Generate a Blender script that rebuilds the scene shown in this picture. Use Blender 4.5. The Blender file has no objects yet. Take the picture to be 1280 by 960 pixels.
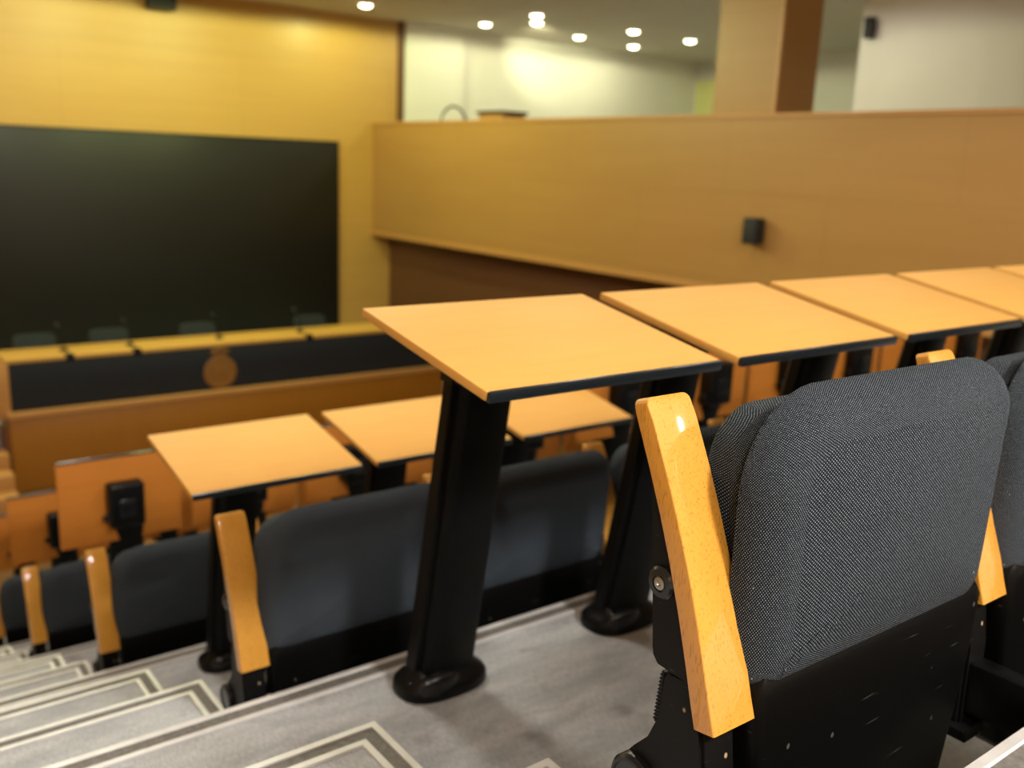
import bpy, bmesh, math, random
from mathutils import Vector, Matrix
random.seed(7)
COL = bpy.context.scene.collection
DY, DZ = 1.1729, 0.5048          # depth and drop of one tier of seating
PITCH = 0.5
HC = 3.14                        # ceiling height

# ------------------------------------------------------------------ materials
def new_mat(name):
    m = bpy.data.materials.new(name); m.use_nodes = True
    nt = m.node_tree
    return m, nt, nt.nodes['Principled BSDF']

def N(nt, typ, **kw):
    n = nt.nodes.new(typ)
    for k, v in kw.items():
        if k == 'inp':
            for a, b in v.items(): n.inputs[a].default_value = b
        else: setattr(n, k, v)
    return n

def math_node(nt, op, a, b=None):
    n = N(nt, 'ShaderNodeMath', operation=op)
    for i, x in enumerate((a, b)):
        if x is None: continue
        if isinstance(x, (int, float)): n.inputs[i].default_value = x
        else: nt.links.new(x, n.inputs[i])
    return n.outputs[0]

def mix_col(nt, fac, a, b):
    n = N(nt, 'ShaderNodeMix', data_type='RGBA')
    for sock, x in ((n.inputs[0], fac), (n.inputs[6], a), (n.inputs[7], b)):
        if hasattr(x, 'links'): nt.links.new(x, sock)
        elif isinstance(x, tuple): sock.default_value = (*x, 1)
        else: sock.default_value = x
    return n.outputs[2]

def ramp(nt, fac, lo, hi):
    n = N(nt, 'ShaderNodeMapRange', clamp=True)
    nt.links.new(fac, n.inputs[0]); n.inputs[1].default_value = lo; n.inputs[2].default_value = hi
    return n.outputs[0]

def coords(nt, scale, kind='Object'):
    tc = N(nt, 'ShaderNodeTexCoord'); mp = N(nt, 'ShaderNodeMapping')
    mp.inputs['Scale'].default_value = scale
    nt.links.new(tc.outputs[kind], mp.inputs[0])
    return mp.outputs[0]

def plain(name, col, rough=0.5, metal=0.0, noise=0.0, nscale=40, spec=0.5):
    m, nt, b = new_mat(name)
    b.inputs['Roughness'].default_value = rough; b.inputs['Metallic'].default_value = metal
    b.inputs['Specular IOR Level'].default_value = spec
    if noise:
        t = N(nt, 'ShaderNodeTexNoise', inp={'Scale': nscale, 'Detail': 4}); nt.links.new(coords(nt, (1, 1, 1)), t.inputs['Vector'])
        k = tuple(c*(1-noise) for c in col); h = tuple(min(1, c*(1+noise)) for c in col)
        nt.links.new(mix_col(nt, ramp(nt, t.outputs[0], .3, .7), k, h), b.inputs['Base Color'])
    else: b.inputs['Base Color'].default_value = (*col, 1)
    return m

def wood(name, col, dark, streak, fleck=None, rough=.3, coat=0.0, panel=None, amount=.5, spec=.5):
    """streak: noise scale per axis (low along the grain); fleck: same for the little dark rays of beech"""
    m, nt, b = new_mat(name)
    t = N(nt, 'ShaderNodeTexNoise', inp={'Scale': 1, 'Detail': 5, 'Roughness': .6}); nt.links.new(coords(nt, streak), t.inputs['Vector'])
    f = math_node(nt, 'MULTIPLY', ramp(nt, t.outputs[0], .3, .75), amount)
    c = mix_col(nt, f, col, dark)
    if fleck:
        t2 = N(nt, 'ShaderNodeTexNoise', inp={'Scale': 1, 'Detail': 1}); nt.links.new(coords(nt, fleck), t2.inputs['Vector'])
        c = mix_col(nt, math_node(nt, 'MULTIPLY', ramp(nt, t2.outputs[0], .60, .68), .6), c, tuple(x*.5 for x in dark))
    if panel:
        ax, px, pz, jw = panel      # joints of the veneer boards
        br = N(nt, 'ShaderNodeTexBrick', inp={'Scale': 1, 'Mortar Size': jw, 'Brick Width': px, 'Row Height': pz,
               'Color1': (1, 1, 1, 1), 'Color2': (.95, .95, .95, 1), 'Mortar': (.88, .88, .88, 1)})
        sep = N(nt, 'ShaderNodeSeparateXYZ'); cmb = N(nt, 'ShaderNodeCombineXYZ')
        nt.links.new(coords(nt, (1, 1, 1)), sep.inputs[0])
        nt.links.new(sep.outputs[ax], cmb.inputs[0]); nt.links.new(sep.outputs[2], cmb.inputs[1])
        nt.links.new(cmb.outputs[0], br.inputs['Vector'])
        mm = N(nt, 'ShaderNodeMix', data_type='RGBA', blend_type='MULTIPLY'); mm.inputs[0].default_value = 1
        nt.links.new(c, mm.inputs[6]); nt.links.new(br.outputs['Color'], mm.inputs[7]); c = mm.outputs[2]
    nt.links.new(c, b.inputs['Base Color'])
    b.inputs['Roughness'].default_value = rough; b.inputs['Specular IOR Level'].default_value = spec
    if coat:
        b.inputs['Coat Weight'].default_value = coat; b.inputs['Coat Roughness'].default_value = .06
    return m

def fabric():
    m, nt, b = new_mat('woven_fabric')
    uv = N(nt, 'ShaderNodeTexCoord'); sep = N(nt, 'ShaderNodeSeparateXYZ'); nt.links.new(uv.outputs['UV'], sep.inputs[0])
    cu = math_node(nt, 'COSINE', math_node(nt, 'MULTIPLY', sep.outputs[0], 2*math.pi/.0045))
    cv = math_node(nt, 'COSINE', math_node(nt, 'MULTIPLY', sep.outputs[1], 2*math.pi/.0038))
    d = ramp(nt, math_node(nt, 'MULTIPLY', cu, cv), .34, .66)
    nz = N(nt, 'ShaderNodeTexNoise', inp={'Scale': 500, 'Detail': 1}); nt.links.new(uv.outputs['UV'], nz.inputs['Vector'])
    dot = mix_col(nt, ramp(nt, nz.outputs[0], .3, .7), (.10, .125, .155), (.29, .35, .42))
    c = mix_col(nt, d, (.006, .008, .0115), dot)
    vo = N(nt, 'ShaderNodeTexVoronoi', inp={'Scale': 17.0}); nt.links.new(uv.outputs['UV'], vo.inputs['Vector'])
    c = mix_col(nt, ramp(nt, vo.outputs['Distance'], .022, .014), c, (.75, .74, .7))    # specks of lint
    nt.links.new(c, b.inputs['Base Color'])
    b.inputs['Roughness'].default_value = .9; b.inputs['Specular IOR Level'].default_value = .15
    bp = N(nt, 'ShaderNodeBump', inp={'Strength': .35, 'Distance': .001}); nt.links.new(d, bp.inputs['Height']); nt.links.new(bp.outputs[0], b.inputs['Normal'])
    return m

def scuffed(name, col, rough, chip, amount):
    m, nt, b = new_mat(name)
    t = N(nt, 'ShaderNodeTexVoronoi', inp={'Scale': 42}); nt.links.new(coords(nt, (1, 1, .8)), t.inputs['Vector'])
    n2 = N(nt, 'ShaderNodeTexNoise', inp={'Scale': 30, 'Detail': 6}); nt.links.new(coords(nt, (1, 1, 1)), n2.inputs['Vector'])
    f = math_node(nt, 'MULTIPLY', ramp(nt, t.outputs['Distance'], .13, .08), ramp(nt, n2.outputs[0], .52, .6))
    n3 = N(nt, 'ShaderNodeTexNoise', inp={'Scale': 1, 'Detail': 2}); nt.links.new(coords(nt, (14, 60, 220)), n3.inputs['Vector'])
    f2 = math_node(nt, 'MULTIPLY', ramp(nt, n3.outputs[0], .70, .76), .25)
    c = mix_col(nt, math_node(nt, 'MULTIPLY', f, amount), mix_col(nt, f2, col, (.16, .15, .13)), chip)
    b.inputs['Specular IOR Level'].default_value = .14
    nt.links.new(c, b.inputs['Base Color']); b.inputs['Roughness'].default_value = rough
    return m

def carpet():
    m, nt, b = new_mat('grey_carpet')
    t = N(nt, 'ShaderNodeTexNoise', inp={'Scale': 1, 'Detail': 5, 'Roughness': .6}); nt.links.new(coords(nt, (5, 22, 10)), t.inputs['Vector'])
    c = mix_col(nt, ramp(nt, t.outputs[0], .3, .72), (.61, .62, .64), (.40, .42, .445))
    t2 = N(nt, 'ShaderNodeTexNoise', inp={'Scale': 1, 'Detail': 2}); nt.links.new(coords(nt, (330, 60, 60)), t2.inputs['Vector'])
    c = mix_col(nt, math_node(nt, 'MULTIPLY', ramp(nt, t2.outputs[0], .35, .7), .35), c, (.13, .13, .13))
    t3 = N(nt, 'ShaderNodeTexNoise', inp={'Scale': 9, 'Detail': 2}); nt.links.new(coords(nt, (1, 1, 1)), t3.inputs['Vector'])
    c = mix_col(nt, math_node(nt, 'MULTIPLY', ramp(nt, t3.outputs[0], .62, .74), .45), c, (.17, .14, .115))
    nt.links.new(c, b.inputs['Base Color']); b.inputs['Roughness'].default_value = .95; b.inputs['Specular IOR Level'].default_value = .1
    bp = N(nt, 'ShaderNodeBump', inp={'Strength': .3, 'Distance': .002}); nt.links.new(t2.outputs[0], bp.inputs['Height']); nt.links.new(bp.outputs[0], b.inputs['Normal'])
    return m

def emitter(name, col, s):
    m, nt, b = new_mat(name)
    b.inputs['Base Color'].default_value = (.8, .8, .8, 1)
    b.inputs['Emission Color'].default_value = (*col, 1); b.inputs['Emission Strength'].default_value = s
    return m

M = dict(
    bar=wood('lacquered_beech', (.72, .345, .050), (.62, .275, .034), (60, 60, 7), (700, 700, 85), rough=.42, coat=1.0, spec=.3, amount=.4),
    desk=wood('beech_laminate', (.75, .405, .10), (.68, .345, .08), (5, 40, 40), None, rough=.6, amount=.6, spec=.2),
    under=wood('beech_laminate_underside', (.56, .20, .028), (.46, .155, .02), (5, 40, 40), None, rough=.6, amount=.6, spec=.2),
    wall=wood('beech_wall_panelling', (.56, .325, .085), (.47, .26, .062), (.5, .5, 9), None, rough=.42, panel=(0, 2.4, 1.2, .006)),
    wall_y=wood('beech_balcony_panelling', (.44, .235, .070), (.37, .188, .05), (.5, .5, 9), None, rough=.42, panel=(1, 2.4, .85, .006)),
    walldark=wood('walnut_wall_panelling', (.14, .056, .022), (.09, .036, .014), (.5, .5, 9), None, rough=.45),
    trimw=wood('beech_trim', (.55, .28, .09), (.45, .21, .06), (3, 3, 30), None, rough=.35),
    stage=wood('beech_stage_front', (.38, .155, .012), (.31, .12, .008), (14, 14, .8), None, rough=.4),
    parquet=wood('dark_parquet', (.17, .075, .02), (.11, .045, .012), (1.2, 14, 14), None, rough=.5),
    dtop=wood('beech_rostrum_top', (.66, .38, .08), (.56, .30, .06), (1.5, 20, 20), None, rough=.4),
    fab=fabric(),
    shell=scuffed('black_shell_plastic', (.003, .003, .003), .42, (.30, .27, .22), .25),
    plate=scuffed('black_painted_steel', (.007, .0065, .0065), .45, (.55, .40, .24), .9),
    black=plain('black_plastic', (.005, .005, .005), .36, noise=.3, nscale=60, spec=.2),
    post=plain('black_powder_coat', (.004, .004, .004), .42, noise=.2, nscale=80, spec=.14),
    edge=plain('black_edge_band', (.012, .016, .020), .25),
    steel=plain('screw_steel', (.40, .38, .34), .35, .9),
    cap=plain('dark_grey_cap', (.010, .010, .011), .24),
    carpet=carpet(),
    alu=plain('cream_aluminium', (.66, .65, .635), .42, .15, noise=.08, nscale=30),
    insert=plain('grey_anti_slip_insert', (.17, .16, .145), .8, noise=.25, nscale=120),
    riser=plain('riser_carpet', (.10, .10, .10), .95, noise=.25, nscale=90),
    ceil=plain('ceiling_paint', (.54, .49, .42), .9, noise=.03, nscale=2),
    white=plain('white_gallery_paint', (.80, .79, .72), .6, noise=.02, nscale=2),
    grey=plain('grey_gallery_paint', (.62, .60, .57), .6, noise=.02, nscale=2),
    green=plain('pale_green_paint', (.62, .62, .25), .6, noise=.02, nscale=2),
    screen=plain('screen_black', (.010, .0095, .0075), .45, spec=.35),
    panel=plain('black_rostrum_cloth', (.009, .0125, .019), .8, noise=.15, nscale=50),
    emblem=wood('emblem_wood', (.30, .14, .025), (.17, .075, .012), (30, 30, 30), None, rough=.5),
    speaker=plain('speaker_black', (.008, .008, .009), .5),
    grille=plain('speaker_grille', (.015, .015, .016), .7, noise=.4, nscale=300),
    mesh=plain('chair_mesh', (.03, .042, .04), .7, noise=.2, nscale=60),
    chrome=plain('lamp_ring', (.75, .73, .68), .3, .3),
    lamp_w=emitter('warm_lamp', (1, .86, .55), 22),
    lamp_y=emitter('yellow_lamp', (1, .95, .62), 22),
)

# ------------------------------------------------------------------ mesh helpers
def finish(name, bm, mat, smooth=40):
    bmesh.ops.recalc_face_normals(bm, faces=bm.faces[:])
    me = bpy.data.meshes.new(name); bm.to_mesh(me); bm.free()
    for m in (mat if isinstance(mat, (list, tuple)) else [mat]): me.materials.append(m)
    if smooth:
        me.shade_smooth()
        me.set_sharp_from_angle(angle=math.radians(smooth))
    return me

def box(bm, x0, x1, y0, y1, z0, z1, bev=0, seg=2, mi=0):
    r = bmesh.ops.create_cube(bm, size=1)
    for v in r['verts']:
        v.co = Vector(((x0+x1)/2 + v.co.x*(x1-x0), (y0+y1)/2 + v.co.y*(y1-y0), (z0+z1)/2 + v.co.z*(z1-z0)))
    vs = set(r['verts'])
    fs = [f for f in bm.faces if all(v in vs for v in f.verts)]
    for f in fs: f.material_index = mi
    if bev:
        es = list({e for f in fs for e in f.edges})
        bmesh.ops.bevel(bm, geom=es, offset=bev, segments=seg, affect='EDGES', profile=.5, clamp_overlap=True)
    return bm

def prism_x(bm, pts, x0, x1, bev=0, seg=2):
    """polygon in (y, z) drawn out along x"""
    a = [bm.verts.new((x0, y, z)) for y, z in pts]; b = [bm.verts.new((x1, y, z)) for y, z in pts]
    n = len(pts); fs = [bm.faces.new(a), bm.faces.new(b[::-1])]
    for i in range(n): fs.append(bm.faces.new((a[i], b[i], b[(i+1) % n], a[(i+1) % n])))
    bmesh.ops.recalc_face_normals(bm, faces=fs)
    if bev:
        es = list(set(fs[0].edges) | set(fs[1].edges))
        bmesh.ops.bevel(bm, geom=es, offset=bev, segments=seg, affect='EDGES', clamp_overlap=True)
    return bm

def loft(bm, rings, cap=True):
    R = [[bm.verts.new(p) for p in r] for r in rings]
    n = len(R[0])
    for a, b in zip(R, R[1:]):
        for i in range(n): bm.faces.new((a[i], a[(i+1) % n], b[(i+1) % n], b[i]))
    if cap: bm.faces.new(R[0][::-1]); bm.faces.new(R[-1])
    return bm

def tube(bm, pts, r, n=10):
    rings = []
    pts = [Vector(p) for p in pts]
    for i, p in enumerate(pts):
        t = (pts[min(i+1, len(pts)-1)] - pts[max(i-1, 0)]).normalized()
        u = t.cross(Vector((.31, .2, .93)) if abs(t.z) < .9 else Vector((1, 0, 0))).normalized(); w = t.cross(u)
        rr = r[i] if isinstance(r, (list, tuple)) else r
        rings.append([p + u*math.cos(2*math.pi*k/n)*rr + w*math.sin(2*math.pi*k/n)*rr for k in range(n)])
    return loft(bm, rings)

def lathe(bm, c, prof, axis='z', n=28):
    """prof: (radius, height) pairs about an axis through c"""
    rings = []
    for r, h in prof:
        ring = []
        for k in range(n):
            a = 2*math.pi*k/n; u, w = r*math.cos(a), r*math.sin(a)
            p = {'z': (u, w, h), 'x': (h, u, w), 'y': (u, h, w)}[axis]
            ring.append(Vector(c) + Vector(p))
        rings.append(ring)
    return loft(bm, rings)

def rrect(x0, x1, z0, z1, r, n=7):
    """rounded rectangle outline, r per corner: bl, br, tr, tl"""
    out = []
    for (cx, cz, a0), rr in zip(((x0, z0, 180), (x1, z0, 270), (x1, z1, 0), (x0, z1, 90)), r):
        sx = 1 if cx == x0 else -1; sz = 1 if cz == z0 else -1
        for k in range(n+1):
            a = math.radians(a0 + 90*k/n)
            out.append((cx + sx*rr + rr*math.cos(a), cz + sz*rr + rr*math.sin(a)))
    return out

def sides(poly, step):
    """subdivide long edges of a closed outline"""
    out = []
    for i, p in enumerate(poly):
        q = poly[(i+1) % len(poly)]; d = math.dist(p, q); k = max(1, int(d/step))
        for j in range(k): out.append((p[0]+(q[0]-p[0])*j/k, p[1]+(q[1]-p[1])*j/k))
    return out

def cushion(outline, y_back, y_front, bulge, er, deform=None, mat=None, name='cushion'):
    """a padded block: its side turns over into the face with edge radius er; UVs run in metres along the cloth"""
    bm = bmesh.new(); uvl = bm.loops.layers.uv.new('UVMap'); UV = {}
    P = [Vector((x, z)) for x, z in sides(outline, .03)]
    n = len(P); cen = sum(P, Vector((0, 0)))/n
    nor = []
    for i in range(n):
        t = (P[(i+1) % n] - P[i-1]).normalized(); nn = Vector((t.y, -t.x))
        if nn.dot(P[i]-cen) < 0: nn = -nn
        nor.append(nn)
    rings = []
    def add(off, y, extra):
        ring = []
        for p, nn in zip(P, nor):
            q = p - nn*off; s = p + nn*extra
            v = bm.verts.new((q.x, y, q.y)); UV[v] = (s.x, s.y); ring.append(v)
        rings.append(ring)
    depth = abs(y_front-y_back)
    add(.006, y_back, depth - er + er*1.57); add(0, y_back-.006, depth - er + er*1.57 - .008)
    steps = 6
    for k in range(steps+1):
        a = math.pi/2*k/steps
        add(er*(1-math.cos(a)), y_front + er*(1-math.sin(a)), er*1.57*(1-k/steps) - er*(k/steps))
    inner = [(v.co.x, v.co.z) for v in rings[-1]]
    for s in (.9, .78, .62, .44, .24, .08):
        ring = []
        for x, z in inner:
            v = bm.verts.new((cen.x+(x-cen.x)*s, y_front - bulge*(1-s*s), cen.y+(z-cen.y)*s)); UV[v] = (v.co.x, v.co.z); ring.append(v)
        rings.append(ring)
    for a, b in zip(rings, rings[1:]):
        for i in range(n): bm.faces.new((a[i], a[(i+1) % n], b[(i+1) % n], b[i]))
    bm.faces.new(rings[-1]); bm.faces.new(rings[0][::-1])
    for f in bm.faces:
        for l in f.loops: l[uvl].uv = UV[l.vert]
    if deform:
        for v in bm.verts: v.co = deform(v.co)
    return finish(name, bm, mat, 60)

# ------------------------------------------------------------------ object helpers
def obj(name, me, parent=None, loc=(0, 0, 0)):
    o = bpy.data.objects.new(name, me); COL.objects.link(o); o.location = loc
    if parent is not None: o.parent = parent
    return o

def tag(o, label, cat, group=None):
    o['label'] = label; o['category'] = cat
    if group: o['group'] = group
    return o

def thing(name, label, cat, loc=(0, 0, 0), group=None):
    return tag(obj(name, None, None, loc), label, cat, group)

def struct(name, bm, mat, smooth=0):
    o = obj(name, finish(name, bm, mat, smooth)); o['kind'] = 'structure'
    return o

ORD = ['first', 'second', 'third', 'fourth', 'fifth', 'sixth', 'seventh', 'eighth', 'ninth', 'tenth', 'eleventh', 'twelfth']

# ------------------------------------------------------------------ the setting
TIERS = 4                       # tiers below the nearest seats
FLOOR = -DZ*(TIERS+1)
bm = bmesh.new()
ys = [-5.0, -1.235] + [k*DY for k in range(TIERS+1)] + [12.2]
zs = [DZ] + [-k*DZ for k in range(TIERS+1)] + [FLOOR]
X0, X1 = -2.6, 7.3
for i in range(len(zs)):
    a = [bm.verts.new((x, y, zs[i])) for x, y in ((X0, ys[i]), (X1, ys[i]), (X1, ys[i+1]), (X0, ys[i+1]))]
    fa = bm.faces.new(a)
    if i == len(zs)-1: fa.material_index = 2
    if i+1 < len(zs):
        b = [bm.verts.new((x, ys[i+1], z)) for x, z in ((X0, zs[i]), (X1, zs[i]), (X1, zs[i+1]), (X0, zs[i+1]))]
        f = bm.faces.new(b); f.material_index = 1
fl = obj('floor', None); fl['kind'] = 'structure'
me = bpy.data.meshes.new('floor'); 
bmesh.ops.remove_doubles(bm, verts=bm.verts[:], dist=1e-4); bmesh.ops.recalc_face_normals(bm, faces=bm.faces[:])
bm.to_mesh(me); bm.free(); me.materials.append(M['carpet']); me.materials.append(M['riser']); me.materials.append(M['parquet'])
bpy.data.objects.remove(fl); fl = obj('floor', me); fl['kind'] = 'structure'

def strip(bm, xa, xb, y_edge, z, mi_ridge=0, mi_ins=1):
    box(bm, xa, xb, y_edge-.010, y_edge+.004, z-.022, z+.005, .002, 1, mi_ridge)
    box(bm, xa, xb, y_edge-.037, y_edge-.010, z-.002, z+.0025, 0, 1, mi_ins)
    box(bm, xa, xb, y_edge-.049, y_edge-.037, z-.002, z+.005, .002, 1, mi_ridge)

n_trim = 0
edge_list = [(-1.235, DZ)] + [(k*DY, -k*DZ) for k in range(TIERS+1)]
for y, z in edge_list:
    n_trim += 1
    bm = bmesh.new(); strip(bm, X0, 6.9, y, z)
    struct('trim_%d' % n_trim, bm, [M['alu'], M['insert']])

# steps in the aisle: two on every tier, each with a nosing along its front and its right side
def aisle_step(y_front, y_back, z_low, h, xr):
    o = obj('aisle_step', None, None, (xr-.6, y_front, z_low)); o['kind'] = 'structure'
    bm = bmesh.new(); box(bm, X0, xr-.004, y_back, y_front-.004, z_low, z_low+h)
    for v in bm.verts: v.co -= o.location
    obj('tread', finish('tread', bm, M['carpet'], 0), o)
    z = z_low+h
    def L(pts, mi, hh, bm):
        # L-shaped band between an outer and an inner offset
        (a, b) = pts
        lo, hi = z-(.02 if mi == 0 and a < .02 else .002), z+hh
        out = [(X0, y_front-a), (xr-a, y_front-a), (xr-a, y_back)]
        inn = [(X0, y_front-b), (xr-b, y_front-b), (xr-b, y_back)]
        vs = [[bm.verts.new((x, y, q)) for x, y in out] + [bm.verts.new((x, y, q)) for x, y in inn] for q in (lo, hi)]
        fs = []
        for i in range(2):
            fs.append(bm.faces.new((vs[1][i], vs[1][i+1], vs[1][i+4], vs[1][i+3])))
            fs.append(bm.faces.new((vs[0][i], vs[1][i], vs[1][i+1], vs[0][i+1])))
            fs.append(bm.faces.new((vs[0][i+3], vs[1][i+3], vs[1][i+4], vs[0][i+4])))
        for f in fs: f.material_index = mi
    bm = bmesh.new(); L((0, .011), 0, .005, bm); L((.034, .045), 0, .005, bm); L((.011, .034), 1, .002, bm)
    for v in bm.verts: v.co -= o.location
    obj('nosing', finish('nosing', bm, [M['alu'], M['insert']], 0), o)

for k in range(-0, TIERS+1):
    yb = -1.235 if k == 0 else (k-1)*DY
    z = -k*DZ
    aisle_step(yb+.41*2, yb, z, DZ/3, .066)
    aisle_step(yb+.41, yb, z+DZ/3, DZ/3, .072)
# last pair down to the stage floor
aisle_step(TIERS*DY+.82, TIERS*DY, FLOOR, DZ/3, .066); aisle_step(TIERS*DY+.41, TIERS*DY, FLOOR+DZ/3, DZ/3, .072)

def wallbox(name, mat, *b):
    bm = bmesh.new(); box(bm, *b); return struct(name, bm, mat)
wallbox('wall_front', M['wall'], -2.7, 7.47, 12.0, 12.3, FLOOR, HC)
wallbox('wall_left', M['wall_y'], -2.8, -2.6, -5.1, 12.3, FLOOR, HC)
wallbox('wall_back', M['wall'], -2.8, 14.4, -5.2, -5.0, -.2, HC)
wallbox('wall_balcony', M['wall_y'], 6.93, 7.06, -5.0, 12.0, -.09, 1.56)
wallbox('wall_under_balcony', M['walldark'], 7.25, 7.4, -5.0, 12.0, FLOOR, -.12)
wallbox('floor_gallery', M['carpet'], 7.06, 14.3, -5.0, 12.0, -.12, .55)
wallbox('wall_gallery_end', M['white'], 7.47, 14.4, 12.0, 12.3, -.1, HC)
wallbox('wall_gallery_far', M['grey'], 14.2, 14.4, 5.6, 12.0, -.1, HC)
d = obj('door_2', None, None, (14.19, 11.55, .55)); d['kind'] = 'structure'
bm = bmesh.new(); box(bm, -.03, .02, -.36, .36, 0, 2.25, .004); obj('door_leaf', finish('door_leaf', bm, M['green'], 0), d)
bm = bmesh.new(); tube(bm, [(-.03, .28, 1.0), (-.07, .28, 1.0), (-.07, .16, 1.0)], .009); obj('door_handle', finish('door_handle', bm, M['steel']), d)
wallbox('wall_gallery_near', M['grey'], 10.05, 10.2, -5.0, 5.55, .55, HC)
wallbox('wall_gallery_return', M['white'], 10.2, 14.4, 5.4, 5.55, .55, HC)
wallbox('wall_gallery_pier', M['white'], 7.47, 8.55, 11.9, 12.0, .55, HC)
wallbox('ceiling', M['ceil'], -2.8, 14.4, -5.2, 12.3, HC, HC+.15)
wallbox('pillar', M['wall_y'], 6.93, 7.52, 4.293, 5.055, 1.56, HC)
bm = bmesh.new(); box(bm, 6.915, 7.08, -5.0, 12.0, 1.56, 1.60, .004)
struct('trim_%d' % (n_trim+1), bm, M['trimw'])
bm = bmesh.new(); box(bm, 6.895, 7.25, -5.0, 12.0, -.15, -.09, .004)
struct('trim_%d' % (n_trim+2), bm, M['trimw'])
bm = bmesh.new(); box(bm, 6.92, 6.955, 4.28, 4.315, 1.60, HC, .004)
struct('trim_%d' % (n_trim+3), bm, M['trimw'])
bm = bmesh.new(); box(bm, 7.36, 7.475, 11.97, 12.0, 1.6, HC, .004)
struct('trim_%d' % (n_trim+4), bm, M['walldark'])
# door leaf in the grey gallery wall
d = obj('door_1', None, None, (10.03, 3.4, .55)); d['kind'] = 'structure'
bm = bmesh.new(); box(bm, -.02, .02, -.6, .6, 0, 2.2, .004); obj('door_leaf', finish('door_leaf', bm, M['grey'], 0), d)
bm = bmesh.new(); tube(bm, [(-.02, .5, 1.0), (-.06, .5, 1.0), (-.06, .38, 1.0)], .009); obj('door_handle', finish('door_handle', bm, M['steel']), d)

# ------------------------------------------------------------------ folding seats
SB = Vector((.075, -1.03, 0))   # a seat's base point in the coordinates its shapes are drawn in
def shift(bm, b):
    for v in bm.verts: v.co -= b
    return bm
front = [(-.9475, .812), (-.953, .800), (-.976, .751), (-.994, .710), (-1.010, .669), (-1.027, .62), (-1.041, .574), (-1.052, .535), (-1.058, .516)]
back = [(-.9655, .818), (-.978, .797), (-1.001, .750), (-1.019, .709), (-1.036, .667), (-1.053, .618), (-1.066, .575), (-1.077, .538), (-1.083, .520)]
def bar_ring(F, B, xa, xb, r):
    # rounded rectangle across the bar, between a front and a back point in (y, z)
    F, B = Vector(F), Vector(B); d = (B-F).length; e = (B-F)/d; out = []
    for x, t in rrect(xa, xb, 0, d, (r,)*4, 3): out.append((x, *(F+e*t)))
    return out
bm = bmesh.new()
rings = []
F0, B0 = Vector(front[0]), Vector(back[0]); ax = ((F0-Vector(front[1]))+(B0-Vector(back[1]))).normalized()
for q in (1, .92, .71, .38, 0):      # rounded head
    c = math.sqrt(1-q*q); rr = .008*(1-c); mid = (F0+B0)/2
    ff, bb = F0-ax*.008+ax*.008*q, B0-ax*.008+ax*.008*q
    k_ = 1-.16*(1-c)
    rings.append(bar_ring(mid+(ff-mid)*1+(mid-ff)*(1-k_), bb+(mid-bb)*(1-k_), .047+rr, .107-rr, .0022))
for a_, b_ in list(zip(front, back))[1:]: rings.append(bar_ring(a_, b_, .047, .107, .0022))
loft(bm, rings)
bar_me = finish('armrest', shift(bm, SB), M['bar'], 20)
plate_pts = [(-.968, .775), (-.9755, .74), (-.982, .68), (-.988, .62), (-.9925, .575)] + \
    [(-1.0125+.02*math.cos(a), .572+.02*math.sin(a)) for a in (0, -.5, -1.0)] + [(-1.045, .553), (-1.068, .556), (-1.060, .578), (-1.033, .66), (-1.005, .735), (-.982, .785)]
bm = bmesh.new(); prism_x(bm, plate_pts, .0525, .060, .001, 1)
plate_me = finish('side_plate', shift(bm, SB), M['plate'], 30)
bm = bmesh.new(); lathe(bm, (.0525, -1.001, .642), [(.0165, .001), (.0165, -.003), (.014, -.0055), (.0085, -.006), (.008, -.0045)], 'x')
bolt_me = finish('bolt', shift(bm, SB), M['cap'], 30)
bm = bmesh.new(); lathe(bm, (.048, -1.001, .642), [(.0065, .001), (.0065, -.0015), (.005, -.002), (.003, -.002), (.002, -.0005)], 'x', 12)
screw_me = finish('screw', shift(bm, SB), M['steel'], 30)
bm = bmesh.new()
ped = [(-1.046, .557), (-1.012, .552), (-1.006, .545), (-1.001, .492), (-.990, .466), (-.972, .446), (-.960, .43), (-.955, .41), (-.96, .385), (-.985, .365), (-1.0, .345), (-1.072, .335), (-1.070, .45), (-1.062, .505)]
prism_x(bm, ped, .056, .104, .004, 2)
prism_x(bm, [(-1.086, .328), (-.985, .328), (-.985, .338), (-1.0, .346), (-1.086, .346)], .046, .114, .003, 1)
ped_me = finish('pedestal', shift(bm, SB), M['plate'], 30)
mount_me = []
for yr in (-1.235, -1.1729):      # the arm that carries the pedestal from the riser
    bm = bmesh.new(); box(bm, .064, .096, yr, -1.05, .36, .43, .004); box(bm, .05, .11, yr, yr+.008, .31, .47, .002)
    mount_me.append(finish('wall_mount', shift(bm, SB), M['black'], 30))
bm = bmesh.new()
prism_x(bm, [(-1.008, .547), (-1.003, .547), (-.9975, .489), (-1.004, .487)], .058, .101, .001, 1)
for i in range(13): box(bm, .0572, .1018, -1.007, -1.0018+.00041*(12-i), .4915+i*.0042, .4935+i*.0042, .0006, 1)
rib_me = finish('ribbed_bumper', shift(bm, SB), M['black'], 30)
bm = bmesh.new(); lathe(bm, (.056, -.982, .412), [(.030, .004), (.030, -.006), (.027, -.010), (.0235, -.0105), (.0225, -.0085), (.001, -.008)], 'x')
hub_me = finish('hinge_cap', shift(bm, SB), M['cap'], 30)
def lean(co):      # the back cushion follows the slant of the armrest
    return Vector((co.x, co.y + (co.z-.70)*.10, co.z))
outl = rrect(.098, .540, .527, .830, (.035, .055, .060, .095), 9)
outl = [(x + (.012*min(1, max(0, (z-.60)/.1)) if x > .45 else 0), z) for x, z in outl]
outl = [(x, z - .010*max(0, 1-((x-.315)/.2)**2)*(1 if z < .6 else 0) + .006*max(0, 1-((x-.33)/.2)**2)*(1 if z > .75 else 0)) for x, z in outl]
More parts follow.
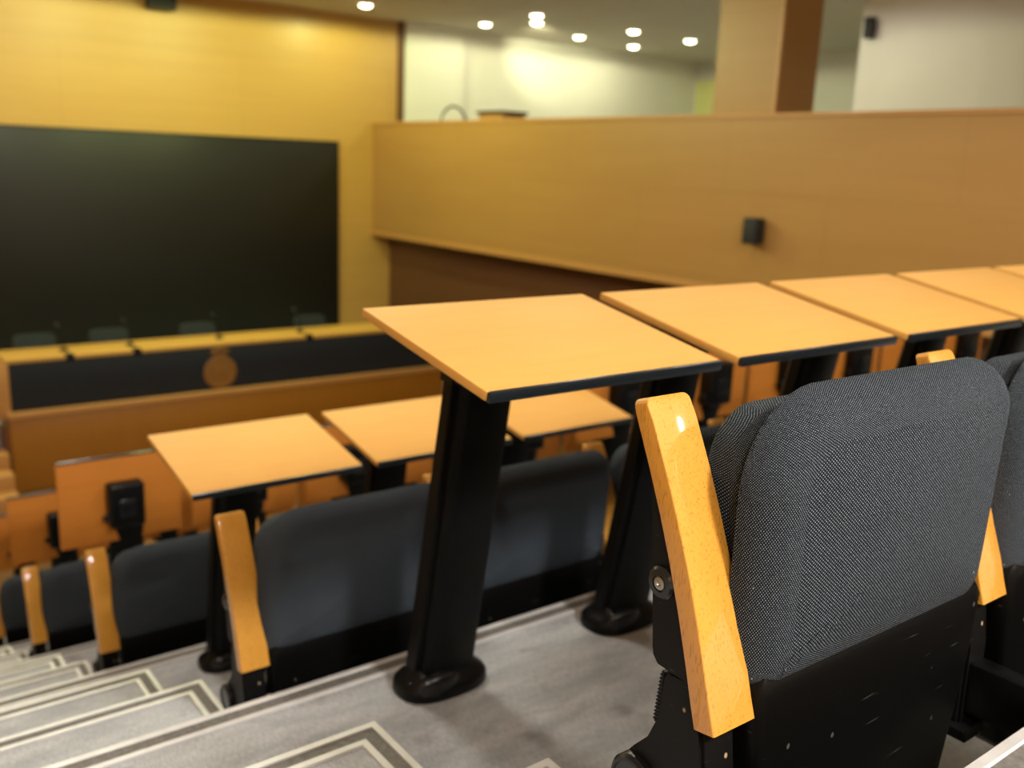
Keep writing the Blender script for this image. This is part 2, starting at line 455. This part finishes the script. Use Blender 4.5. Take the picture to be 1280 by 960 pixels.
seat_me = cushion(outl, -1.040, -1.090, .010, .046, None, M['fab'], 'seat_cushion')
outl2 = rrect(.112, .538, .46, .804, (.03, .03, .05, .065))
back_me = cushion(outl2, -.992, -1.052, .002, .026, lean, M['fab'], 'back_cushion')
bm = bmesh.new()
sh = [(.118, .558), (.108, .545), (.112, .46), (.150, .29), (.175, .268), (.465, .268), (.490, .29), (.524, .46), (.530, .545), (.520, .558)]
rings = []
for off, y in ((.004, -1.040), (0, -1.046), (0, -1.080), (.003, -1.085), (.012, -1.088)):
    c = Vector((.319, .41)); rings.append([(c.x+(x-c.x)*(1-off/.21), y, c.y+(z-c.y)*(1-off/.14)) for x, z in sh])
loft(bm, rings)
shell_me = finish('seat_shell', shift(bm, SB), M['shell'], 40)
bm = bmesh.new(); tube(bm, [(.104, -.995, .415), (.545, -.995, .415)], .014, 12); box(bm, .16, .20, -1.045, -.985, .37, .44, .003); box(bm, .44, .48, -1.045, -.985, .37, .44, .003)
beam_me = finish('hinge_rod', shift(bm, SB), M['black'], 30)
for me_ in (seat_me, back_me):
    me_.transform(Matrix.Translation(-SB))

ROWN = ['nearest row', 'second row', 'third row', 'fourth row', 'fifth row']
def seat(k, i, label, last=False):
    t = thing('folding_seat', label, 'seat', (SB.x+i*PITCH, SB.y+k*DY, -k*DZ), 'folded lecture seats in the ' + ROWN[k])
    obj('pedestal', ped_me, t); obj('wall_mount', mount_me[0 if k == 0 else 1], t)
    pl = obj('side_plate', plate_me, t); bo = obj('bolt', bolt_me, pl)
    if k < 2: obj('ribbed_bumper', rib_me, t)
    obj('hinge_cap', hub_me, t)
    a = obj('armrest', bar_me, t)
    obj('seat_cushion', seat_me, t); obj('back_cushion', back_me, t); obj('seat_shell', shell_me, t); obj('hinge_rod', beam_me, t)
    if k == 0: obj('screw', screw_me, pl)
    return t

seat_n = [4, 8, 8, 5, 3]
for k in range(5):
    for i in range(seat_n[k]):
        if k == 0 and i == 0: lab = 'nearest folded seat, big dotted grey cushion and sharp beech armrest beside the aisle'
        elif i == 0: lab = 'folded dark seat with beech armrest beside the aisle steps, %s' % ROWN[k]
        else: lab = 'folded dark seat with beech armrest, %s from the aisle in the %s' % (ORD[i], ROWN[k])
        seat(k, i, lab)

# ------------------------------------------------------------------ writing desks on posts
DB = Vector((.368, -.135, 0))
TX0, TX1 = .114, .569
def post_ring(cx, cy, z, w, dep, slot):
    h = w/2; e = dep/2; r = .012
    x0, x1, y0, y1 = cx-h, cx+h, cy-e, cy+e
    return [(x0+slot, y0+r*.3, z), (x0+slot+r*.5, y0, z), (x1-r, y0, z), (x1-r*.3, y0+r*.3, z), (x1, y0+r, z), (x1, y1-r, z), (x1-r*.3, y1-r*.3, z), (x1-r, y1, z),
            (x0+r, y1, z), (x0, y1-r, z), (x0, y0+r*2.2, z), (x0+slot*.5, y0+r*2.0, z), (x0+slot*.5, y0+r*1.0, z)]
def pc(z): return -.135 - (z-.03)*.196      # the post leans back towards the sitter
bm = bmesh.new()
loft(bm, [post_ring((.368-.015*z), pc(z), z, .128-.012*z, .072-.012*z, .022) for z in (.03, .2, .4, .6, .735)])
post_me = finish('post', shift(bm, DB), M['post'], 35)
bm = bmesh.new()
def oval(z, a, b, dy=0, n=36, p=2.6):
    out = []
    for k in range(n):
        t = 2*math.pi*k/n; c, s = math.cos(t), math.sin(t)
        out.append((.374 + a*math.copysign(abs(c)**(2/p), c), -.133 + dy + b*math.copysign(abs(s)**(2/p), s), z))
    return out
loft(bm, [oval(0, .097, .064), oval(.006, .099, .066), oval(.020, .098, .065), oval(.027, .094, .061), oval(.034, .084, .052), oval(.044, .075, .045), oval(.054, .069, .04)])
foot_me = finish('foot', shift(bm, DB), M['black'], 50)
bm = bmesh.new()
loft(bm, [[(.345+x*.048*s, -.176+y*.020*s, z+.004) for x, y in [(math.cos(2*math.pi*q/24), math.sin(2*math.pi*q/24)) for q in range(24)]] for s, z in ((1, .012), (1, .030), (.93, .038), (.75, .045), (.45, .0495), (.1, .051))])
dome_me = finish('foot_cover', shift(bm, DB), M['cap'], 60)
bm = bmesh.new()
for x, y in ((.295, -.150), (.452, -.150)): lathe(bm, (x, y, .02), [(.006, 0), (.006, .012), (.004, .0145), (.001, .0145)], 'z', 12)
fscrew_me = finish('foot_screw', shift(bm, DB), M['cap'], 40)
# post head and arm that carry the top
TL = .1815
def onTop(x, s, n):      # s: distance up the slope from the near edge, n: height above the top surface
    return Vector((x, -.622 + s*math.cos(TL) - n*math.sin(TL), .7405 + s*math.sin(TL) + n*math.cos(TL)))
def slope_box(bm, x0, x1, s0, s1, n0, n1, bev=0, seg=2):
    b = bmesh.new(); box(b, x0, x1, s0, s1, n0, n1, bev, seg)
    for v in b.verts: v.co = onTop(v.co.x, v.co.y, v.co.z)
    m = bpy.data.meshes.new('tmp'); b.to_mesh(m); b.free(); bm.from_mesh(m); bpy.data.meshes.remove(m)
bm = bmesh.new()
loft(bm, [post_ring(.357, -.272+dy, z, w, dp, .01) for z, w, dp, dy in ((.66, .130, .074, .012), (.70, .134, .080, .002), (.76, .132, .078, -.006), (.778, .11, .06, -.006))])
head_me = finish('post_head', shift(bm, DB), M['black'], 35)
bm = bmesh.new(); slope_box(bm, .298, .398, .10, .335, -.034, -.0155, .004); slope_box(bm, .310, .386, .2, .33, -.075, -.03, .006)
arm_me = finish('hinge_arm', shift(bm, DB), M['black'], 35)
bm = bmesh.new(); slope_box(bm, TX0, TX1, .006, .346, -.0145, 0, .0022, 2)
top_me = finish('desktop', shift(bm, DB), M['desk'], 35)
bm = bmesh.new(); slope_box(bm, TX0+.001, TX1-.001, -.003, .006, -.0155, .0008, .003, 2)
edge_me = finish('edge_strip', shift(bm, DB), M['edge'], 35)
# the same top tipped upright behind its post
PY = -.262
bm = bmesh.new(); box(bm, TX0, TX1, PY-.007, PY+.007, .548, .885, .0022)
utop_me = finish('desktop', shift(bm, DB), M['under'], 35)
bm = bmesh.new(); box(bm, TX0+.001, TX1-.001, PY-.008, PY+.008, .885, .894, .003)
uedge_me = finish('edge_strip', shift(bm, DB), M['edge'], 35)
bm = bmesh.new(); lathe(bm, (TX0+.022, PY, .896), [(.001, .006), (.006, .006), (.007, .003), (.007, -.003), (.001, -.003)], 'z', 12)
bm.free()
bm = bmesh.new(); box(bm, .280, .412, -.338, -.272, .62, .795, .012, 3)
uhead_me = finish('post_head', shift(bm, DB), M['black'], 35)
bm = bmesh.new(); box(bm, .316, .376, -.3445, -.336, .665, .735, .006, 3)
ucover_me = finish('hinge_cover', shift(bm, DB), M['cap'], 35)
bm = bmesh.new(); lathe(bm, (.278, -.305, .66), [(.014, .01), (.014, -.012), (.011, -.016), (.001, -.016)], 'x', 16)
uknob_me = finish('pivot_knob', shift(bm, DB), M['black'], 35)

def desk(k, i, upright, label):
    t = thing('writing_desk', label, 'desk', (DB.x+i*PITCH, DB.y+k*DY, -k*DZ), 'writing desks of the ' + ROWN[k])
    obj('post', post_me, t); f = obj('foot', foot_me, t); obj('foot_cover', dome_me, f)
    if k < 2: obj('foot_screw', fscrew_me, f)
    if upright:
        h = obj('post_head', uhead_me, t); obj('hinge_cover', ucover_me, h); obj('pivot_knob', uknob_me, h)
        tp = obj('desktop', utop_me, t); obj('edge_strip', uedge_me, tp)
    else:
        obj('post_head', head_me, t); obj('hinge_arm', arm_me, t)
        tp = obj('desktop', top_me, t); obj('edge_strip', edge_me, tp)
    return t

desk_n = [6, 9, 9, 6, 3]
for k in range(5):
    for i in range(desk_n[k]):
        up = (k == 1 and i >= 3) or k >= 2
        if k == 0 and i == 0: lab = 'largest beech topped desk on a black post, at the aisle in the nearest row'
        elif up: lab = 'desk with beech top tipped upright, %s from the aisle in the %s' % (ORD[i], ROWN[k])
        else: lab = 'level beech topped desk on a black post, %s from the aisle in the %s' % (ORD[i], ROWN[k])
        desk(k, i, up, lab)

# ------------------------------------------------------------------ stage rostrum
RX0, RX1, RY = 1.065, 6.35, 9.0
t = thing('rostrum', 'long wooden stage rostrum with black front panel and yellow beech top', 'rostrum', ((RX0+RX1)/2, RY+.3, FLOOR))
def part(name, parent, bm, mat, smooth=35):
    for v in bm.verts: v.co -= parent.location
    return obj(name, finish(name, bm, mat, smooth), parent)
bm = bmesh.new(); box(bm, RX0-.03, RX1, RY-.008, RY+.55, -1.15, -1.11, .004); part('rostrum_top', t, bm, M['dtop'])
bm = bmesh.new(); box(bm, RX0, RX1, RY-.004, RY+.02, -1.66, -1.15, .002); part('front_panel', t, bm, M['panel'])
bm = bmesh.new(); box(bm, RX0-.05, RX1, RY-.10, RY+.02, -1.72, -1.66, .004); part('ledge', t, bm, M['trimw'])
bm = bmesh.new(); box(bm, RX0-.03, RX1, RY-.06, RY+.6, FLOOR, -1.72, .003); part('base', t, bm, M['stage'])
bm = bmesh.new(); box(bm, RX0-.30, RX0, RY-.01, RY+.55, -1.72, -1.15, .004); part('end_panel', t, bm, M['trimw'])
for x in (1.66, 2.35, 4.4):
    bm = bmesh.new(); box(bm, x-.045, x+.045, RY-.02, RY+.10, -1.165, -1.105, .004); part('cable_plate', t, bm, M['cap'])
EZ = -1.455
em = part('emblem', t, lathe(bmesh.new(), (3.27, RY-.004, EZ), [(.195, 0), (.195, -.010), (.185, -.014), (.165, -.014), (.16, -.009), (.001, -.009)], 'y', 40), M['emblem'])
em['label'] = 'round wooden crest with a crown'
def sub(name, bm, mat):
    for v in bm.verts: v.co -= t.location
    return obj(name, finish(name, bm, mat, 35), em)
bm = bmesh.new()
shp = [(-.085, .10), (.085, .10), (.085, -.01), (.06, -.075), (0, -.115), (-.06, -.075), (-.085, -.01)]
loft(bm, [[(3.27+x, RY-.012, EZ+z) for x, z in shp], [(3.27+x, RY-.020, EZ+z) for x, z in shp], [(3.27+x*.9, RY-.022, EZ+z*.9) for x, z in shp]])
sub('shield', bm, M['emblem'])
bm = bmesh.new()
box(bm, 3.27-.085, 3.27+.085, RY-.018, RY-.004, EZ+.19, EZ+.215, .004)
for q in (-1, -.5, 0, .5, 1):
    top = .085 - .02*abs(q)
    tube(bm, [(3.27+q*.075, RY-.011, EZ+.21), (3.27+q*.112, RY-.011, EZ+.21+top*.55), (3.27+q*.06, RY-.011, EZ+.205+top*.9), (3.27, RY-.011, EZ+.285)], .0135, 8)
sub('crown', bm, M['emblem'])

# wooden stage steps left of the rostrum
t = thing('stage_steps', 'wooden steps at the left end of the rostrum', 'steps', (.6, 8.6, FLOOR))
for j in range(3):
    bm = bmesh.new(); box(bm, .15, .98, 8.35+.22*j, 9.0, FLOOR+.16*j, FLOOR+.16*(j+1), .006); part('tread', t, bm, M['trimw'])

# chairs behind the rostrum
SZ = -1.95
wallbox('floor_stage', M['carpet'], RX0-.3, 6.9, RY+.61, 12.0, FLOOR, SZ)
CHN = ['leftmost chair', 'second chair from the left', 'chair left of the crest', 'rightmost chair']
for (cx, nm) in zip((1.55, 2.37, 3.44, 4.98), CHN):
    t = thing('office_chair', 'dark %s behind the rostrum, only its back showing' % nm, 'chair', (cx, 10.05, SZ), 'chairs behind the rostrum')
    zt = -1.085; part_ = part
    def part(name, parent, bm, mat):
        for v in bm.verts: v.co.y += .30
        return part_(name, parent, bm, mat)
    bm = bmesh.new()
    o_ = rrect(cx-.225, cx+.225, zt-.52, zt, (.05, .05, .05, .05))
    loft(bm, [[(cx+(x-cx)*s, y + .06*((x-cx)/.225)**2*(-1), z) for x, z in sides(o_, .05)] for s, y in ((.97, 9.70), (1, 9.69), (1, 9.665), (.97, 9.655))])
    for v in bm.verts: v.co.y += .30
    part('backrest', t, bm, M['mesh'])
    bm = bmesh.new(); box(bm, cx-.23, cx+.23, 9.5, 9.95, SZ+.42, SZ+.48, .025, 3); part('seat', t, bm, M['mesh'])
    bm = bmesh.new(); tube(bm, [(cx, 9.75, SZ+.07), (cx, 9.75, SZ+.42)], .028, 12); tube(bm, [(cx, 9.75, SZ+.40), (cx, 9.98, SZ+.40), (cx, 10.0, SZ+.6)], .016, 8)
    part('column', t, bm, M['black'])
    bm = bmesh.new()
    for q in range(5):
        a = 2*math.pi*q/5; tube(bm, [(cx, 9.75, SZ+.09), (cx+.28*math.cos(a), 9.75+.28*math.sin(a), SZ+.06)], [.025, .016], 8)
    part('base', t, bm, M['black'])
    for q in range(5):
        a = 2*math.pi*q/5; bm = bmesh.new(); lathe(bm, (cx+.28*math.cos(a), 9.75+.28*math.sin(a), SZ+.028), [(.001, -.02), (.026, -.018), (.028, 0), (.026, .018), (.001, .02)], 'y', 12); part('caster', t, bm, M['black'])
    part = part_
# gooseneck microphones
for x, nm in ((1.66, 'leftmost'), (2.35, 'second from left'), (3.37, 'above the crest'), (4.4, 'rightmost')):
    yb = RY+.26
    t = thing('microphone', 'thin gooseneck microphone on the rostrum top, %s' % nm, 'microphone', (x, yb, -1.11), 'microphones on the rostrum')
    bm = bmesh.new(); lathe(bm, (x, yb, -1.11), [(.05, 0), (.05, .012), (.03, .03), (.012, .036)], 'z', 20); part('base', t, bm, M['black'])
    bm = bmesh.new(); tube(bm, [(x, yb, -1.08), (x, yb+.005, -.98), (x-.01, yb+.03, -.90), (x-.03, yb+.08, -.85)], .006, 8); part('gooseneck', t, bm, M['black'])
    bm = bmesh.new(); tube(bm, [(x-.028, yb+.075, -.853), (x-.036, yb+.095, -.84), (x-.046, yb+.12, -.825)], [.010, .014, .011], 10); part('microphone_head', t, bm, M['grille'])

# screen, speakers, projector
t = thing('projection_screen', 'huge black screen hanging on the front wood wall', 'screen', (3.74, 11.97, -1.65))
bm = bmesh.new(); box(bm, 1.19, 6.29, 11.95, 11.998, -1.65, 1.262, .004); part('screen_panel', t, bm, M['screen'])
bm = bmesh.new()
box(bm, 1.17, 6.305, 11.935, 11.999, 1.262, 1.277, .002); box(bm, 1.17, 6.305, 11.935, 11.999, -1.665, -1.65, .002)
box(bm, 1.172, 1.19, 11.935, 11.999, -1.65, 1.262, .002); box(bm, 6.29, 6.305, 11.935, 11.999, -1.65, 1.262, .002)
part('screen_frame', t, bm, M['speaker'])

def speaker(label, loc, w, dp, h, face, brk):
    """loc: centre of the wall side; face: unit vector the grille looks along"""
    t = thing('wall_speaker', label, 'speaker', loc)
    R = Matrix.Rotation(math.atan2(face[1], face[0]), 3, 'Z')
    def pp(name, bm, mat):
        for v in bm.verts: v.co = R @ v.co
        return obj(name, finish(name, bm, mat, 35), t)
    b = bmesh.new(); box(b, .03, .03+dp, -w/2, w/2, -h/2, h/2, .012, 3); pp('cabinet', b, M['speaker'])
    b = bmesh.new(); box(b, .028+dp, .036+dp, -w/2+.012, w/2-.012, -h/2+.012, h/2-.012, .003); pp('grille', b, M['grille'])
    b = bmesh.new(); box(b, 0, .034, -.04, .04, -.05, .05, .003); pp('bracket', b, M['black'])
speaker('small black box speaker on the wood panelled balcony front', (6.93, 4.33, .50), .17, .13, .25, (-1, 0), 0)
speaker('black speaker under the ceiling above the big screen', (3.67, 12.0, 2.975), .36, .22, .25, (0, -1), 0)
speaker('small dark speaker high on the grey gallery wall', (10.05, 5.39, 2.79), .11, .10, .24, (-1, 0), 0)

# in the gallery, showing just above the parapet
t = thing('gallery_lectern', 'wooden lectern with dark top just above the balcony parapet', 'lectern', (8.15, 10.25, .55))
bm = bmesh.new(); box(bm, 7.93, 8.37, 9.95, 10.55, .55, 1.76, .01); part('body', t, bm, M['trimw'])
bm = bmesh.new(); box(bm, 7.90, 8.40, 9.92, 10.58, 1.76, 1.80, .006); part('sloped_top', t, bm, M['cap'])
t = thing('chair_back_rail', 'thin grey arched chair back rail beside the lectern above the parapet', 'rail', (7.75, 10.95, .55))  # tall arch standing for the back of a gallery chair
bm = bmesh.new(); tube(bm, [(7.52+.0, 10.95, .55), (7.52, 10.95, 1.6)] + [(7.75-.23*math.cos(a), 10.95, 1.6+.27*math.sin(a)) for a in [math.pi*q/10 for q in range(1, 10)]] + [(7.98, 10.95, 1.6), (7.98, 10.95, .55)], .018, 10)
part('arch', t, bm, M['cap'])

# ------------------------------------------------------------------ ceiling lamps
def lamp(x, y, label, group, mat, power, col, spot=None, dz=.02, r=.085, size=150, soft=.1):
    t = thing('ceiling_lamp', label, 'lamp', (x, y, HC), group)
    b = bmesh.new(); lathe(b, (0, 0, 0), [(r+.025, 0), (r+.025, -.006), (r+.012, -.016), (r, -.018), (r, -.004), (r-.003, 0)], 'z', 28); obj('ring', finish('ring', b, M['chrome'], 40), t)
    b = bmesh.new(); lathe(b, (0, 0, 0), [(r-.001, -.003), (r-.001, -.020), (r*.85, -.034), (r*.5, -.044), (.001, -.047)], 'z', 28); obj('diffuser', finish('diffuser', b, mat, 60), t)
    L = bpy.data.lights.new('lamp_glow', 'SPOT'); L.energy = power; L.color = col; L.shadow_soft_size = soft
    L.spot_size = math.radians(size); L.spot_blend = .04 if size > 170 else .12 if size > 160 else 1
    o = bpy.data.objects.new('lamp_glow', L); COL.objects.link(o); o.parent = t; o.location = (0, 0, -.16)
    if spot: o.rotation_euler = (Vector(spot) - Vector((x, y, HC-.16))).to_track_quat('-Z', 'Y').to_euler()
    return t
WARM, NEUT, COOL = (1, 1.14, .48), (1, .97, .92), (.92, .95, 1)
GAL = [(8.33, 11.0, 'leftmost'), (8.29, 9.683, 'upper of the two touching ones'), (10.147, 10.89, 'right of the bright wall patch'), (11.525, 11.03, 'lower of the right hand pair'), (10.232, 9.70, 'upper of the right hand pair'), (11.556, 9.733, 'rightmost, beside the wooden pillar')]
for x, y, nm in GAL:
    lamp(x, y, 'bright round downlight in the gallery ceiling, ' + nm, 'gallery downlights', M['lamp_y'], 27, (1, .95, .60), size=179)
lamp(8.719, 10.222, 'bright gallery downlight, lower of the two touching ones above the lit wall', 'gallery downlights', M['lamp_y'], 260, (1, .98, .60), (10.4, 12.0, 2.93), size=50)
hall = [(6.196, 10.9), (4.6, 9.1), (2.9, 9.1), (1.0, 9.1)]
for i, (x, y) in enumerate(hall):
    lamp(x, y, 'round hall downlight nearest the screen wall, %s' % ('visible right of the screen' if i == 0 else ORD[i]+' from the right'), 'hall downlights by the screen wall', M['lamp_w'], 55 if i == 0 else 235, (1, .96, .78) if i == 3 else WARM, size=179)
for j, y in enumerate((7.6, 4.6, 1.6)):
    for i, x in enumerate((.3, 2.6, 4.9)):
        lamp(x, y, 'hall downlight over the seating, %s line from the screen, %s from the left' % (ORD[j], ORD[i]), 'hall downlights over the seats', M['lamp_w'], (100 if j else 80)*(1.35, .4, .3)[i], WARM if j == 0 else NEUT, size=165, r=.085 if j == 0 else .26, soft=.1 if j == 0 else .26)
for i, (x, y, e, q) in enumerate(((-1.6, -3.4, 270, .25), (.6, -3.4, 720, .25), (4.36, -4.1, 280, .08))):  # unseen; first two added to light near seats, third set by armrest highlight
    lamp(x, y, 'unseen hall downlight behind the camera, %s from the left' % ORD[i], 'unseen hall downlights at the back', M['lamp_w'], e, NEUT, r=max(q, .085), size=165, soft=q)
for i, y in enumerate((6.0, 5.0)):  # unseen lamps added to brighten the grey wall, kept off the pillar side
    lamp(8.5, y, 'unseen pale lamp added for the grey gallery wall, %s from the pillar' % ORD[i], 'lamps added in the near gallery', M['lamp_w'], 25, (.95, .96, 1), r=.3, size=179, soft=.3)

# ------------------------------------------------------------------ world, camera, view
w = bpy.data.worlds.new('room_ambient'); bpy.context.scene.world = w; w.use_nodes = True
w.node_tree.nodes['Background'].inputs[0].default_value = (1, .93, .82, 1); w.node_tree.nodes['Background'].inputs[1].default_value = .08

yaw, pitch, roll, f = -.65749, -.22795, .04, 1178.55
fw = Vector((-math.sin(yaw)*math.cos(pitch), math.cos(yaw)*math.cos(pitch), math.sin(pitch)))
rt = Vector((math.cos(yaw), math.sin(yaw), 0)); up = rt.cross(fw)
r2 = rt*math.cos(roll) + up*math.sin(roll); u2 = -rt*math.sin(roll) + up*math.cos(roll)
cam = bpy.data.cameras.new('camera'); co = bpy.data.objects.new('camera', cam); COL.objects.link(co)
co.matrix_world = Matrix(((r2.x, u2.x, -fw.x, -.5849), (r2.y, u2.y, -fw.y, -1.5755), (r2.z, u2.z, -fw.z, 1.028), (0, 0, 0, 1)))
cam.sensor_width = 36; cam.lens = f/1280*36; cam.clip_start = .02
cam.dof.use_dof = True; cam.dof.focus_distance = .92; cam.dof.aperture_fstop = 4.5
sc = bpy.context.scene; sc.camera = co
sc.view_settings.view_transform = 'Standard'; sc.view_settings.look = 'None'; sc.view_settings.gamma = 1
sc.view_settings.exposure = -.38; sc.view_settings.use_curve_mapping = False
sc.cycles.use_denoising = True
sc.cycles.max_bounces = 8; sc.cycles.diffuse_bounces = 4; sc.cycles.sample_clamp_indirect = 6
